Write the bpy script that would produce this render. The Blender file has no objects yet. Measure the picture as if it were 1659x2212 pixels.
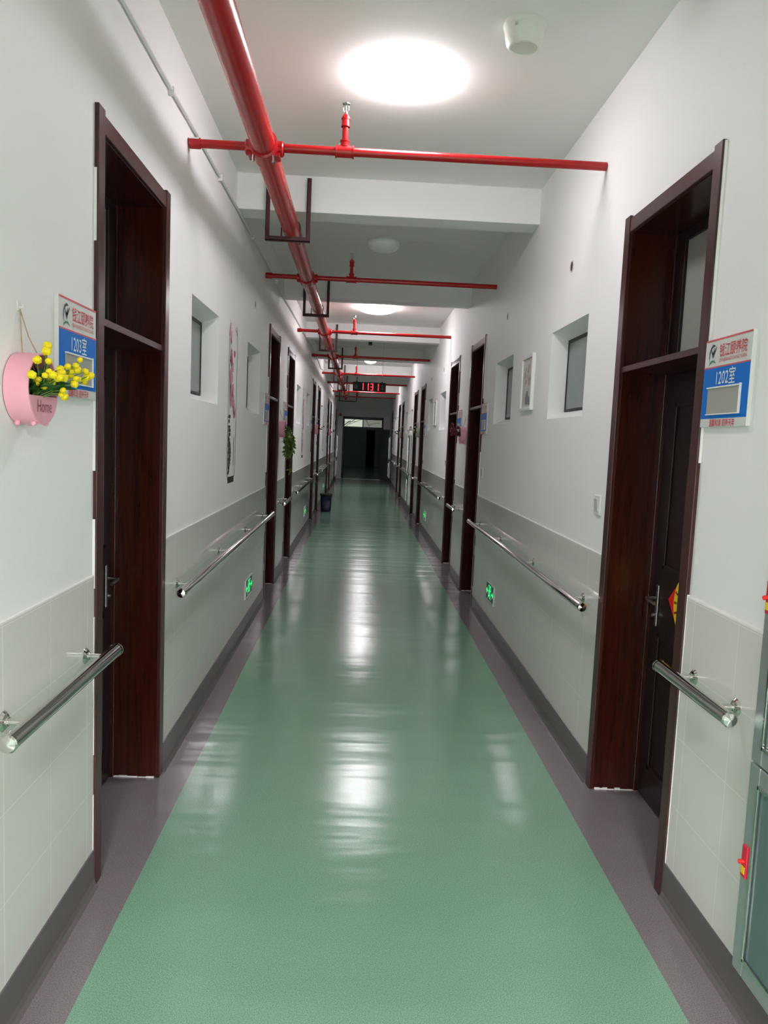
import bpy, math, random
from mathutils import Vector, Matrix

# ------------------------------------------------------------------ camera, light, exposure
S = bpy.context.scene
C = S.collection
XL, XR = -0.8617, 1.1383            # the two corridor walls
ZC = 3.26                           # ceiling height
YB, YE = -.75, 28.75                # corridor mouth behind the viewer, end wall
S.view_settings.view_transform = 'Standard'
S.view_settings.look = 'None'
S.view_settings.gamma = 1.0
S.view_settings.use_curve_mapping = False
S.view_settings.exposure = 0.24
S.cycles.use_denoising = True
S.cycles.max_bounces = 10
S.cycles.diffuse_bounces = 8
S.cycles.sample_clamp_indirect = 12.0
LAMP = 40.0                         # radiance of the lit ceiling lamps
HALL = 190.0                        # radiance of the lamps in the hall behind the viewer
LAMP_COL = (1.0, 0.958, 0.990)

cam = bpy.data.cameras.new('camera')
cam.sensor_fit = 'VERTICAL'
cam.sensor_height = 24.0
cam.lens = 24.0 * 1613.5 / 2212.0
cam.clip_start = 0.02
co = bpy.data.objects.new('camera', cam)
C.objects.link(co)
P_, Y_, R_ = -0.0974, 0.0366, 0.0429
fwd = Vector((math.sin(Y_) * math.cos(P_), math.cos(Y_) * math.cos(P_), math.sin(P_)))
r0 = Vector((math.cos(Y_), -math.sin(Y_), 0))
u0 = r0.cross(fwd)
rt = math.cos(R_) * r0 + math.sin(R_) * u0
up = -math.sin(R_) * r0 + math.cos(R_) * u0
co.matrix_world = Matrix(((rt.x, up.x, -fwd.x, 0), (rt.y, up.y, -fwd.y, 0), (rt.z, up.z, -fwd.z, 1.5724), (0, 0, 0, 1)))
S.camera = co

w = bpy.data.worlds.new('world')
S.world = w
w.use_nodes = True
w.node_tree.nodes['Background'].inputs[0].default_value = (0.6, 0.7, 0.65, 1)
w.node_tree.nodes['Background'].inputs[1].default_value = 0.02

# ------------------------------------------------------------------ materials
def lin(r, g, b):
    f = lambda c: c / 12.92 if c <= .04045 else ((c + .055) / 1.055) ** 2.4
    return (f(r / 255), f(g / 255), f(b / 255), 1)

def newmat(name):
    m = bpy.data.materials.new(name)
    m.use_nodes = True
    return m, m.node_tree, m.node_tree.nodes['Principled BSDF']

def mat(name, col, rough=.5, metal=0., spec=.5, emit=None, estr=0., var=.04, vscale=8., bump=0., bscale=60., coat=0.):
    """plain surface with a slight procedural mottling and optional bump"""
    m, nt, b = newmat(name)
    b.inputs['Roughness'].default_value = rough
    b.inputs['Metallic'].default_value = metal
    b.inputs['Specular IOR Level'].default_value = spec
    b.inputs['Coat Weight'].default_value = coat
    tc = nt.nodes.new('ShaderNodeTexCoord')
    n = nt.nodes.new('ShaderNodeTexNoise')
    n.inputs['Scale'].default_value = vscale
    n.inputs['Detail'].default_value = 3
    nt.links.new(tc.outputs['Object'], n.inputs['Vector'])
    mx = nt.nodes.new('ShaderNodeMix')
    mx.data_type = 'RGBA'
    mx.inputs['A'].default_value = tuple(c * (1 - var) for c in col[:3]) + (1,)
    mx.inputs['B'].default_value = tuple(min(1, c * (1 + var)) for c in col[:3]) + (1,)
    nt.links.new(n.outputs['Fac'], mx.inputs['Factor'])
    nt.links.new(mx.outputs['Result'], b.inputs['Base Color'])
    if emit:
        b.inputs['Emission Color'].default_value = tuple(emit[:3]) + (1,)
        b.inputs['Emission Strength'].default_value = estr
    if bump:
        n2 = nt.nodes.new('ShaderNodeTexNoise')
        n2.inputs['Scale'].default_value = bscale
        nt.links.new(tc.outputs['Object'], n2.inputs['Vector'])
        bp = nt.nodes.new('ShaderNodeBump')
        bp.inputs['Strength'].default_value = bump
        bp.inputs['Distance'].default_value = .01
        nt.links.new(n2.outputs['Fac'], bp.inputs['Height'])
        nt.links.new(bp.outputs['Normal'], b.inputs['Normal'])
    return m

def wood_mat(name, a, bcol, rough):
    m, nt, b = newmat(name)
    b.inputs['Roughness'].default_value = rough
    b.inputs['Specular IOR Level'].default_value = .5
    tc = nt.nodes.new('ShaderNodeTexCoord')
    mp = nt.nodes.new('ShaderNodeMapping')
    mp.inputs['Scale'].default_value = (22, 22, 1.2)
    n = nt.nodes.new('ShaderNodeTexNoise')
    n.inputs['Scale'].default_value = 2.0
    n.inputs['Detail'].default_value = 6
    n.inputs['Distortion'].default_value = 1.0
    cr = nt.nodes.new('ShaderNodeValToRGB')
    cr.color_ramp.elements[0].position = .3
    cr.color_ramp.elements[1].position = .75
    cr.color_ramp.elements[0].color = a
    cr.color_ramp.elements[1].color = bcol
    nt.links.new(tc.outputs['Object'], mp.inputs['Vector'])
    nt.links.new(mp.outputs['Vector'], n.inputs['Vector'])
    nt.links.new(n.outputs['Fac'], cr.inputs['Fac'])
    nt.links.new(cr.outputs['Color'], b.inputs['Base Color'])
    return m

def math_node(nt, op, a, b=None, c=None):
    n = nt.nodes.new('ShaderNodeMath')
    n.operation = op
    for i, v in enumerate((a, b, c)):
        if v is None:
            continue
        if isinstance(v, (int, float)):
            n.inputs[i].default_value = v
        else:
            nt.links.new(v, n.inputs[i])
    return n.outputs[0]

def tile_mat():
    m, nt, b = newmat('wall_tile')
    tc = nt.nodes.new('ShaderNodeTexCoord')
    sp = nt.nodes.new('ShaderNodeSeparateXYZ')
    nt.links.new(tc.outputs['Object'], sp.inputs[0])
    def joint(coord, off, step, half):
        q = math_node(nt, 'SUBTRACT', coord, off)
        d = math_node(nt, 'PINGPONG', q, step / 2)          # 0 on a joint line
        return math_node(nt, 'LESS_THAN', d, half)
    jy = joint(sp.outputs['Y'], 3.55, .576, .0017)
    jy2 = joint(sp.outputs['Y'], 3.838, .576, .0011)
    jz = joint(sp.outputs['Z'], .834, .2405, .0010)
    j = math_node(nt, 'MAXIMUM', math_node(nt, 'MAXIMUM', jy, jz), jy2)
    n = nt.nodes.new('ShaderNodeTexNoise')
    n.inputs['Scale'].default_value = 2.5
    nt.links.new(tc.outputs['Object'], n.inputs['Vector'])
    base = nt.nodes.new('ShaderNodeMix')
    base.data_type = 'RGBA'
    base.inputs['A'].default_value = TILE_A
    base.inputs['B'].default_value = TILE_B
    nt.links.new(n.outputs['Fac'], base.inputs['Factor'])
    mx = nt.nodes.new('ShaderNodeMix')
    mx.data_type = 'RGBA'
    mx.inputs['B'].default_value = (.88, .87, .84, 1)
    nt.links.new(base.outputs['Result'], mx.inputs['A'])
    nt.links.new(j, mx.inputs['Factor'])
    nt.links.new(mx.outputs['Result'], b.inputs['Base Color'])
    b.inputs['Roughness'].default_value = .075
    b.inputs['Specular IOR Level'].default_value = .45
    return m

def floor_mat():
    """speckled vinyl: green runway with grey borders, faintly wavy gloss"""
    m, nt, b = newmat('vinyl_floor')
    tc = nt.nodes.new('ShaderNodeTexCoord')
    sp = nt.nodes.new('ShaderNodeSeparateXYZ')
    nt.links.new(tc.outputs['Object'], sp.inputs[0])
    n0 = nt.nodes.new('ShaderNodeTexNoise')
    n0.inputs['Scale'].default_value = .8
    nt.links.new(tc.outputs['Object'], n0.inputs['Vector'])
    wob = math_node(nt, 'MULTIPLY', math_node(nt, 'SUBTRACT', n0.outputs['Fac'], .5), .012)
    xx = math_node(nt, 'ADD', sp.outputs['X'], wob)
    inside = math_node(nt, 'MULTIPLY', math_node(nt, 'GREATER_THAN', xx, -.719), math_node(nt, 'LESS_THAN', xx, .974))
    lobby = math_node(nt, 'GREATER_THAN', sp.outputs['Y'], 28.6)
    inside = math_node(nt, 'MAXIMUM', inside, lobby)
    vo = nt.nodes.new('ShaderNodeTexNoise')
    vo.inputs['Scale'].default_value = 330
    vo.inputs['Detail'].default_value = 1
    nt.links.new(tc.outputs['Object'], vo.inputs['Vector'])
    n1 = nt.nodes.new('ShaderNodeTexNoise')
    n1.inputs['Scale'].default_value = 2.2
    n1.inputs['Detail'].default_value = 4
    nt.links.new(tc.outputs['Object'], n1.inputs['Vector'])
    def two(a, c):
        mp = nt.nodes.new('ShaderNodeMapRange')
        mp.inputs['From Min'].default_value = .3
        mp.inputs['From Max'].default_value = .7
        nt.links.new(vo.outputs['Fac'], mp.inputs['Value'])
        k = nt.nodes.new('ShaderNodeMix')
        k.data_type = 'RGBA'
        k.inputs['A'].default_value = a
        k.inputs['B'].default_value = c
        nt.links.new(mp.outputs['Result'], k.inputs['Factor'])
        return k.outputs['Result']
    g = two(GREEN_A, GREEN_B)
    h = two(GREY_A, GREY_B)
    mx = nt.nodes.new('ShaderNodeMix')
    mx.data_type = 'RGBA'
    nt.links.new(inside, mx.inputs['Factor'])
    nt.links.new(h, mx.inputs['A'])
    nt.links.new(g, mx.inputs['B'])
    # wear
    mm = nt.nodes.new('ShaderNodeMix')
    mm.data_type = 'RGBA'
    mm.blend_type = 'MULTIPLY'
    mm.inputs['Factor'].default_value = .25
    nt.links.new(mx.outputs['Result'], mm.inputs['A'])
    nt.links.new(n1.outputs['Color'], mm.inputs['B'])
    mm2 = nt.nodes.new('ShaderNodeMix')
    mm2.data_type = 'RGBA'
    mm2.inputs['Factor'].default_value = .0
    nt.links.new(mx.outputs['Result'], mm2.inputs['A'])
    nt.links.new(mm2.outputs['Result'], b.inputs['Base Color'])
    b.inputs['Roughness'].default_value = FLOOR_ROUGH
    b.inputs['Specular IOR Level'].default_value = .5
    # unevenness running across the corridor
    mp = nt.nodes.new('ShaderNodeMapping')
    mp.inputs['Scale'].default_value = (.8, 4.0, 1)
    nt.links.new(tc.outputs['Object'], mp.inputs['Vector'])
    n2 = nt.nodes.new('ShaderNodeTexNoise')
    n2.inputs['Scale'].default_value = 1.0
    n2.inputs['Detail'].default_value = 2.5
    nt.links.new(mp.outputs['Vector'], n2.inputs['Vector'])
    bp = nt.nodes.new('ShaderNodeBump')
    bp.inputs['Strength'].default_value = .45
    bp.inputs['Distance'].default_value = .016
    nt.links.new(n2.outputs['Fac'], bp.inputs['Height'])
    bp2 = nt.nodes.new('ShaderNodeBump')
    bp2.inputs['Strength'].default_value = .06
    bp2.inputs['Distance'].default_value = .002
    nt.links.new(vo.outputs['Fac'], bp2.inputs['Height'])
    nt.links.new(bp.outputs['Normal'], bp2.inputs['Normal'])
    nt.links.new(bp2.outputs['Normal'], b.inputs['Normal'])
    return m

TILE_A, TILE_B = (.70, .685, .65, 1), (.74, .725, .69, 1)
GREEN_A, GREEN_B = lin(95, 138, 114), lin(144, 183, 158)
GREY_A, GREY_B = lin(104, 96, 98), lin(142, 134, 135)
FLOOR_ROUGH = .175

M = {}
M['wall'] = mat('wall_paint', (.87, .87, .86, 1), .6, spec=.35, var=.015, vscale=1.5, bump=.05, bscale=90)
M['ceil'] = mat('ceiling_paint', (.86, .86, .845, 1), .8, spec=.2, var=.02, vscale=1.2, bump=.05, bscale=60)
M['tile'] = tile_mat()
M['floor'] = floor_mat()
M['base'] = mat('vinyl_baseboard', lin(98, 94, 92), .3, var=.08, vscale=200)
M['wood'] = wood_mat('mahogany', lin(46, 15, 9), lin(66, 22, 13), .2)
M['wooddark'] = wood_mat('mahogany_leaf', lin(20, 8, 6), lin(34, 12, 9), .34)
M['woodface'] = wood_mat('mahogany_casing', lin(52, 22, 20), lin(78, 36, 33), .28)
M['glass_trans'] = mat('frosted_transom_glass', (.30, .31, .28, 1), .2, var=.03)
M['glass_niche'] = mat('frosted_green_glass', (.16, .20, .185, 1), .18, var=.12, vscale=5)
M['glass_dark'] = mat('dark_glass', (.012, .012, .012, 1), .08)
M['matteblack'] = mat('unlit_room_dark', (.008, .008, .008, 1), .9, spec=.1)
M['black'] = mat('black_rubber', (.012, .012, .012, 1), .5)
M['chrome'] = mat('polished_steel', (.66, .65, .62, 1), .075, 1.0, var=.02)
M['dull'] = mat('dull_steel', (.30, .29, .28, 1), .3, 1.0, var=.1, vscale=60)
M['alu'] = mat('aluminium', (.52, .55, .55, 1), .32, .75, var=.03)
M['cabglass'] = mat('teal_grey_glass', (.10, .155, .145, 1), .12, var=.06, vscale=3)
M['pipe'] = mat('red_pipe_paint', lin(176, 16, 22), .26, var=.12, vscale=25, bump=.05, bscale=40)
M['hang'] = mat('maroon_steel', lin(68, 18, 20), .45, var=.2, vscale=40)
M['white'] = mat('white_plastic', (.80, .80, .79, 1), .35, var=.01)
M['greyplast'] = mat('grey_plastic', (.55, .55, .54, 1), .4, var=.01)
M['offlamp'] = mat('unlit_diffuser', (.90, .94, .92, 1), .15, var=.03)
M['lit'] = mat('lit_diffuser', (.8, .8, .8, 1), .4, emit=LAMP_COL, estr=LAMP, var=0)
M['lithall'] = mat('lit_hall_diffuser', (.8, .8, .8, 1), .4, emit=LAMP_COL, estr=HALL, var=0)
M['litsmall'] = mat('lit_small_diffuser', (.8, .8, .8, 1), .4, emit=LAMP_COL, estr=LAMP * 2.2, var=0)
M['litdim'] = mat('dim_diffuser', (.8, .8, .8, 1), .4, emit=(.8, 1, .9), estr=4, var=0)
M['smoke'] = mat('aged_white_plastic', (.76, .77, .72, 1), .35, var=.03)
M['pink'] = mat('pink_tin', lin(242, 172, 190), .4, var=.03)
M['pinkdark'] = mat('pink_lettering', lin(150, 80, 92), .5, var=.05)
M['inner'] = mat('planter_inside', lin(176, 116, 112), .6, var=.1)  # browner than the tin, painting in the shade inside the drum
M['whitetin'] = mat('cream_tin', (.55, .55, .47, 1), .4, var=.04)
M['yellow'] = mat('yellow_petals', lin(250, 224, 22), .6, var=.12, vscale=120)
M['leaf'] = mat('leaf_green', lin(52, 104, 40), .45, var=.35, vscale=60)
M['leafpale'] = mat('leaf_pale', lin(112, 138, 62), .45, var=.35, vscale=40)
M['stem'] = mat('stem_green', lin(110, 140, 70), .5, var=.2)
M['redpetal'] = mat('dark_red_petals', lin(128, 26, 44), .6, var=.25, vscale=80)
M['darkleaf'] = mat('dark_leaf', lin(40, 44, 36), .5, var=.3, vscale=60)
M['rope'] = mat('jute_rope', lin(176, 156, 126), .8, var=.2, vscale=300)
M['signface'] = mat('sign_white', (.70, .70, .68, 1), .3, var=.01)
M['blue'] = mat('sign_blue', lin(0, 112, 206), .45, spec=.2, var=.02)
M['signred'] = mat('sign_red', lin(206, 36, 62), .4, var=.02)
M['signpink'] = mat('sign_red_line', lin(214, 84, 96), .4, var=.02)
M['signblack'] = mat('sign_black', lin(34, 38, 36), .4, var=.02)
M['signgreen'] = mat('sign_green', lin(34, 138, 82), .4, var=.02)
M['holder'] = mat('card_holder_grey', lin(168, 166, 160), .3, var=.01)
M['number'] = mat('sign_number_white', (.72, .80, .84, 1), .35, var=.01)
M['paper'] = mat('picture_paper', (.60, .59, .55, 1), .5, var=.05, vscale=10)
M['binblue'] = mat('navy_plastic', lin(9, 16, 76), .35, var=.08)
M['bag'] = mat('black_bag', (.014, .014, .016, 1), .3, var=.2, bump=.4, bscale=60)
M['exitface'] = mat('exit_panel_dark_green', lin(6, 44, 24), .25, var=.05)
M['exitlit'] = mat('exit_green_glow', (.0, .6, .2, 1), .4, emit=(.02, 1.0, .22), estr=1.1, var=0)
M['led'] = mat('red_led', (.5, .02, .03, 1), .4, emit=(1.0, .02, .03), estr=2.6, var=0)
M['clock'] = mat('clock_case_black', (.010, .009, .009, 1), .6, spec=.25, var=.1)
M['clockprint'] = mat('clock_print_grey', (.13, .13, .13, 1), .5, var=.05)
M['fu_red'] = mat('paper_red', lin(226, 22, 22), .55, var=.06)
M['fu_yellow'] = mat('paper_gold', lin(236, 204, 44), .5, var=.06)
M['fu_mark'] = mat('paper_dark_mark', lin(120, 30, 14), .5, var=.05)
M['decaldark'] = mat('decal_black', lin(22, 22, 24), .5, var=.1)
M['decalgrey'] = mat('decal_grey', lin(150, 148, 150), .5, var=.1)
M['decalpink'] = mat('decal_pink', lin(214, 140, 162), .5, var=.15, vscale=60)
M['decalred'] = mat('decal_crimson', lin(178, 40, 74), .5, var=.2, vscale=60)
M['copper'] = mat('copper_tape', lin(236, 170, 140), .2, .6, var=.1)
M['caulk'] = mat('white_caulk', (.82, .81, .78, 1), .6, var=.05, vscale=30)
M['hole'] = mat('sleeve_plug', lin(92, 58, 58), .6, var=.3, vscale=60)
M['lobbywall'] = mat('lobby_paint', (.62, .66, .63, 1), .7, var=.02)
M['greydoor'] = mat('grey_steel_door', lin(96, 104, 100), .4, var=.03)
M['doorframe'] = mat('dark_steel_frame', lin(34, 36, 34), .4, var=.05)
M['sky'] = mat('daylight_pane', (.7, .75, .7, 1), .5, emit=(.78, .84, .70), estr=.75, var=0)  # glow added behind the transom to make its glass bright
M['skydim'] = mat('dull_daylight_pane', (.4, .42, .38, 1), .5, emit=(.62, .66, .56), estr=.30, var=0)  # weaker glow stands in for the reflection in the transom's other half
M['alarm'] = mat('alarm_red', lin(170, 30, 40), .4, var=.05)
M['grass'] = M['leaf']

# ------------------------------------------------------------------ mesh helpers
class MB:
    """collects shapes; build() links them as ONE mesh object"""
    def __init__(s):
        s.v, s.f, s.sm, s.mi = [], [], [], []
        s.cur = 0
    def add(s, vs, fs, smooth=False):
        o = len(s.v)
        s.v += [tuple(p) for p in vs]
        for f in fs:
            s.f.append([i + o for i in f])
            s.sm.append(smooth)
            s.mi.append(s.cur)
        return s
    def box(s, x0, x1, y0, y1, z0, z1):
        vs = [(x, y, z) for x in (x0, x1) for y in (y0, y1) for z in (z0, z1)]
        return s.add(vs, [(0, 1, 3, 2), (4, 6, 7, 5), (0, 4, 5, 1), (2, 3, 7, 6), (0, 2, 6, 4), (1, 5, 7, 3)])
    def prism(s, poly, axis, a, b):
        """poly: 2-D outline in the two other axes (kept in x,y,z order), swept along axis from a to b"""
        def P(p, t):
            return {'x': (t, p[0], p[1]), 'y': (p[0], t, p[1]), 'z': (p[0], p[1], t)}[axis]
        n = len(poly)
        vs = [P(p, a) for p in poly] + [P(p, b) for p in poly]
        fs = [tuple(range(n)), tuple(range(2 * n - 1, n - 1, -1))]
        fs += [(i, i + n, (i + 1) % n + n, (i + 1) % n) for i in range(n)]
        return s.add(vs, fs)
    def tube(s, pts, r, n=12, caps=True, radii=None):
        pts = [Vector(p) for p in pts]
        k = len(pts)
        rings = []
        prev = None
        for i, p in enumerate(pts):
            d = (pts[min(i + 1, k - 1)] - pts[max(i - 1, 0)]).normalized()
            if prev is None:
                a = Vector((0, 0, 1)) if abs(d.z) < .9 else Vector((1, 0, 0))
            else:
                a = prev
            u = (a - d * a.dot(d)).normalized()
            v = d.cross(u)
            prev = u
            rr = radii[i] if radii else r
            rings.append([p + (u * math.cos(t) + v * math.sin(t)) * rr for t in [2 * math.pi * j / n for j in range(n)]])
        vs = [q for ring in rings for q in ring]
        fs = []
        for i in range(k - 1):
            for j in range(n):
                fs.append((i * n + j, i * n + (j + 1) % n, (i + 1) * n + (j + 1) % n, (i + 1) * n + j))
        s.add(vs, fs, True)
        if caps:
            s.add(rings[0], [tuple(range(n - 1, -1, -1))])
            s.add(rings[-1], [tuple(range(n))])
        return s
    def lathe(s, prof, origin, axis=(0, 0, 1), n=24, smooth=True):
        """prof: (radius, height) pairs along axis"""
        o = Vector(origin)
        d = Vector(axis).normalized()
        a = Vector((0, 0, 1)) if abs(d.z) < .9 else Vector((1, 0, 0))
        u = (a - d * a.dot(d)).normalized()
        v = d.cross(u)
        for i in range(len(prof) - 1):
            (ra, ha), (rb, hb) = prof[i], prof[i + 1]
            vs = [o + d * ha + (u * math.cos(t) + v * math.sin(t)) * ra for t in [2 * math.pi * j / n for j in range(n)]]
            vs += [o + d * hb + (u * math.cos(t) + v * math.sin(t)) * rb for t in [2 * math.pi * j / n for j in range(n)]]
            s.add(vs, [(j, (j + 1) % n, n + (j + 1) % n, n + j) for j in range(n)], smooth)
        return s
    def disc(s, c, r, axis='y', n=20):
        return s.add([_on(c, axis, math.cos(t) * r, math.sin(t) * r) for t in [2 * math.pi * j / n for j in range(n)]], [tuple(range(n))])
    def ball(s, c, r, seg=10, rings=6, jitter=0., rnd=None, sq=(1, 1, 1)):
        vs, fs = [], []
        for i in range(1, rings):
            for j in range(seg):
                a, b = math.pi * i / rings, 2 * math.pi * j / seg
                k = r * (1 + (rnd.uniform(-jitter, jitter) if rnd else 0))
                vs.append((c[0] + sq[0] * k * math.sin(a) * math.cos(b), c[1] + sq[1] * k * math.sin(a) * math.sin(b), c[2] + sq[2] * k * math.cos(a)))
        vs += [(c[0], c[1], c[2] + r * sq[2]), (c[0], c[1], c[2] - r * sq[2])]
        t, b_ = len(vs) - 2, len(vs) - 1
        for i in range(rings - 2):
            for j in range(seg):
                fs.append((i * seg + j, (i + 1) * seg + j, (i + 1) * seg + (j + 1) % seg, i * seg + (j + 1) % seg))
        for j in range(seg):
            fs.append((j, (j + 1) % seg, t))
            fs.append(((rings - 2) * seg + (j + 1) % seg, (rings - 2) * seg + j, b_))
        return s.add(vs, fs, True)
    def leaf(s, p, d, n, L, W):
        """a pointed, slightly folded leaf blade from p along d with normal n"""
        p, d, n = Vector(p), Vector(d).normalized(), Vector(n)
        t = d.cross(n).normalized()
        n = t.cross(d).normalized()
        a = [p, p + d * L * .35 + t * W * .5 + n * L * .08, p + d * L * .7 + t * W * .36 + n * L * .04, p + d * L - n * L * .16,
             p + d * L * .7 - t * W * .36 + n * L * .04, p + d * L * .35 - t * W * .5 + n * L * .08, p + d * L * .45 - n * L * .02]
        return s.add(a, [(0, 1, 6), (1, 2, 6), (2, 3, 6), (3, 4, 6), (4, 5, 6), (5, 0, 6)], True)
    def ribbon(s, pts, wid, y=0.):
        """flat stroke in the local x-z plane"""
        k = len(pts)
        vs = []
        for i, p in enumerate(pts):
            a, b = pts[max(i - 1, 0)], pts[min(i + 1, k - 1)]
            dx, dz = b[0] - a[0], b[1] - a[1]
            l = math.hypot(dx, dz) or 1
            q = (wid[i] if isinstance(wid, (list, tuple)) else wid) / 2
            vs += [(p[0] - dz / l * q, y, p[1] + dx / l * q), (p[0] + dz / l * q, y, p[1] - dx / l * q)]
        return s.add(vs, [(2 * i, 2 * i + 1, 2 * i + 3, 2 * i + 2) for i in range(k - 1)])
    def flat(s, poly, y=0.):
        return s.add([(p[0], y, p[1]) for p in poly], [tuple(range(len(poly)))])
    def mesh(s, name, mats):
        me = bpy.data.meshes.new(name)
        me.from_pydata(s.v, [], s.f)
        me.polygons.foreach_set('use_smooth', s.sm)
        me.polygons.foreach_set('material_index', s.mi)
        for m in (mats if isinstance(mats, (list, tuple)) else [mats]):
            me.materials.append(m)
        me.update()
        return me
    def build(s, name, mats, parent=None, bevel=0., fix=True):
        me = s.mesh(name, mats)
        if fix:
            import bmesh
            bm = bmesh.new()
            bm.from_mesh(me)
            bmesh.ops.recalc_face_normals(bm, faces=bm.faces)
            bm.to_mesh(me)
            bm.free()
        o = bpy.data.objects.new(name, me)
        C.objects.link(o)
        if parent:
            o.parent = parent
        if bevel:
            b = o.modifiers.new('bevel', 'BEVEL')
            b.width = bevel
            b.segments = 2
            b.limit_method = 'ANGLE'
        return o

def _on(c, axis, a, b):
    return {'y': (c[0] + a, c[1], c[2] + b), 'x': (c[0], c[1] + a, c[2] + b), 'z': (c[0] + a, c[1] + b, c[2])}[axis]

def tag(o, label, cat, group=None, kind=None):
    o['label'] = label
    o['category'] = cat
    if group:
        o['group'] = group
    if kind:
        o['kind'] = kind
    return o

def thing(name, label, cat, loc=(0, 0, 0), rz=0., group=None, kind=None):
    o = bpy.data.objects.new(name, None)
    o.empty_display_size = .05
    C.objects.link(o)
    o.location = loc
    o.rotation_euler = (0, 0, rz)
    return tag(o, label, cat, group, kind)

def link(name, me, parent):
    o = bpy.data.objects.new(name, me)
    C.objects.link(o)
    o.parent = parent
    return o

def struct(name, mb, m, parent=None, bevel=0.):
    o = mb.build(name, m, parent, bevel)
    if not parent:
        o['kind'] = 'structure'
    return o

# wall-mounted things: local X reads along the wall, local -Y faces the corridor, local Z is up
def wall_loc(side, y, z, off=0.):
    return ((XL + off, y, z) if side == 'L' else (XR - off, y, z), math.pi / 2 if side == 'L' else -math.pi / 2)

WALLNAME = {'L': 'blossom decal wall', 'R': 'framed picture wall'}
ORD = ['first', 'second', 'third', 'fourth', 'fifth', 'sixth', 'seventh', 'eighth', 'ninth']

_text_cache = {}
def text_mesh(txt, size, m, bold=0., sx=1., align='CENTER'):
    key = (txt, size, m.name, bold, sx, align)
    if key in _text_cache:
        return _text_cache[key]
    cu = bpy.data.curves.new('lettering', 'FONT')
    cu.body = txt
    cu.size = size
    cu.align_x = align
    cu.align_y = 'CENTER'
    cu.offset = bold * size
    cu.resolution_u = 3
    o = bpy.data.objects.new('lettering_curve', cu)
    C.objects.link(o)
    dg = bpy.context.evaluated_depsgraph_get()
    me = bpy.data.meshes.new_from_object(o.evaluated_get(dg))
    C.objects.unlink(o)
    bpy.data.objects.remove(o)
    bpy.data.curves.remove(cu)
    for v in me.vertices:
        x, y, z = v.co
        v.co = (x * sx, 0, y)
    me.materials.clear()
    me.materials.append(m)
    me.name = 'lettering'
    _text_cache[key] = me
    return me

# ------------------------------------------------------------------ the shell
T = 6.28
DOORS = []                                            # (y0, y1 of the casing, handle at the far jamb?)
for k in range(4):
    DOORS.append((2.46 + T * k, 3.345 + T * k, True))
    DOORS.append((6.985 + T * k, 7.87 + T * k, False))
NICHES = []
for k in range(4):
    NICHES.append((3.84 + T * k, 4.565 + T * k))
    NICHES.append((5.70 + T * k, 6.425 + T * k))
LX0, LX1, LY1 = -3.2, 3.6, 42.0                        # the dark hall beyond the end doorway
TW = .24                                               # wall thickness

def wall(side):
    sg = -1 if side == 'L' else 1
    X0 = XL if side == 'L' else XR
    ends = sorted((X0, X0 + sg * TW))
    mb = MB()
    y = YB
    cuts = sorted([(a + .05, b - .05, 'd') for a, b, _ in DOORS] + [(a, b, 'n') for a, b in NICHES])
    for a, b, t in cuts:
        mb.box(ends[0], ends[1], y, a, 0, ZC)
        if t == 'd':
            mb.box(ends[0], ends[1], a, b, 2.52, ZC)
        else:
            g = lambda d: X0 + sg * d
            mb.prism([(g(0), 0), (g(0), 1.735), (g(.115), 1.785), (g(TW), 1.785), (g(TW), 0)], 'y', a, b)
            mb.prism([(g(0), ZC), (g(0), 2.252), (g(.115), 2.208), (g(TW), 2.208), (g(TW), ZC)], 'y', a, b)
            e2 = sorted((g(.135), g(TW)))
            mb.box(e2[0], e2[1], a, b, 1.785, 2.208)
        y = b
    mb.box(ends[0], ends[1], y, YE + .2, 0, ZC)
    return struct('wall_left' if side == 'L' else 'wall_right', mb, M['wall'])

def skirt(side):
    sg = 1 if side == 'L' else -1
    X0 = XL if side == 'L' else XR
    t, bb, cc = MB(), MB(), MB()
    y = YB
    for a, b, _ in DOORS + [(YE, YE, 0)]:
        e = sorted((X0 - sg * .002, X0 + sg * .006))
        t.box(e[0], e[1], y, a, .10, 1.081)
        e = sorted((X0 - sg * .002, X0 + sg * .0065))
        cc.box(e[0], e[1], y, a, 1.0805, 1.0855)
        # vinyl skirting with a small cove at its foot
        prof = [(X0 - sg * .002, 0.0), (X0 + sg * .026, 0.0), (X0 + sg * .016, .012), (X0 + sg * .011, .03), (X0 + sg * .010, .132), (X0 - sg * .002, .134)]
        bb.prism(prof, 'y', y, a)
        y = b
    n = '1' if side == 'L' else '2'
    struct('trim_' + n, t, M['tile'])
    struct('trim_' + str(int(n) + 2), cc, M['caulk'])
    struct('baseboard_left' if side == 'L' else 'baseboard_right', bb, M['base'])

for sd in 'LR':
    wall(sd)
    skirt(sd)

struct('floor', MB().box(-3.4, 3.8, -8.2, LY1 + 2.6, -.1, 0), M['floor'])
struct('ceiling', MB().box(-3.4, 3.8, -8.2, LY1 + 2.6, ZC, ZC + .1), M['ceil'])
# corridor mouth behind the viewer and the bright hall it opens from
HY = -8.0
mb = MB().box(-3.4, -.80, YB - .2, YB, 0, ZC).box(1.08, 3.8, YB - .2, YB, 0, ZC).box(-.80, 1.08, YB - .2, YB, 2.50, ZC)
struct('wall_back', mb, M['wall'])
mb = MB().box(-3.4, LX0, HY - .2, YB - .2, 0, ZC).box(LX1, 3.8, HY - .2, YB - .2, 0, ZC).box(LX0, LX1, HY - .2, HY, 0, ZC)
struct('wall_front_hall', mb, M['wall'])

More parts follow.
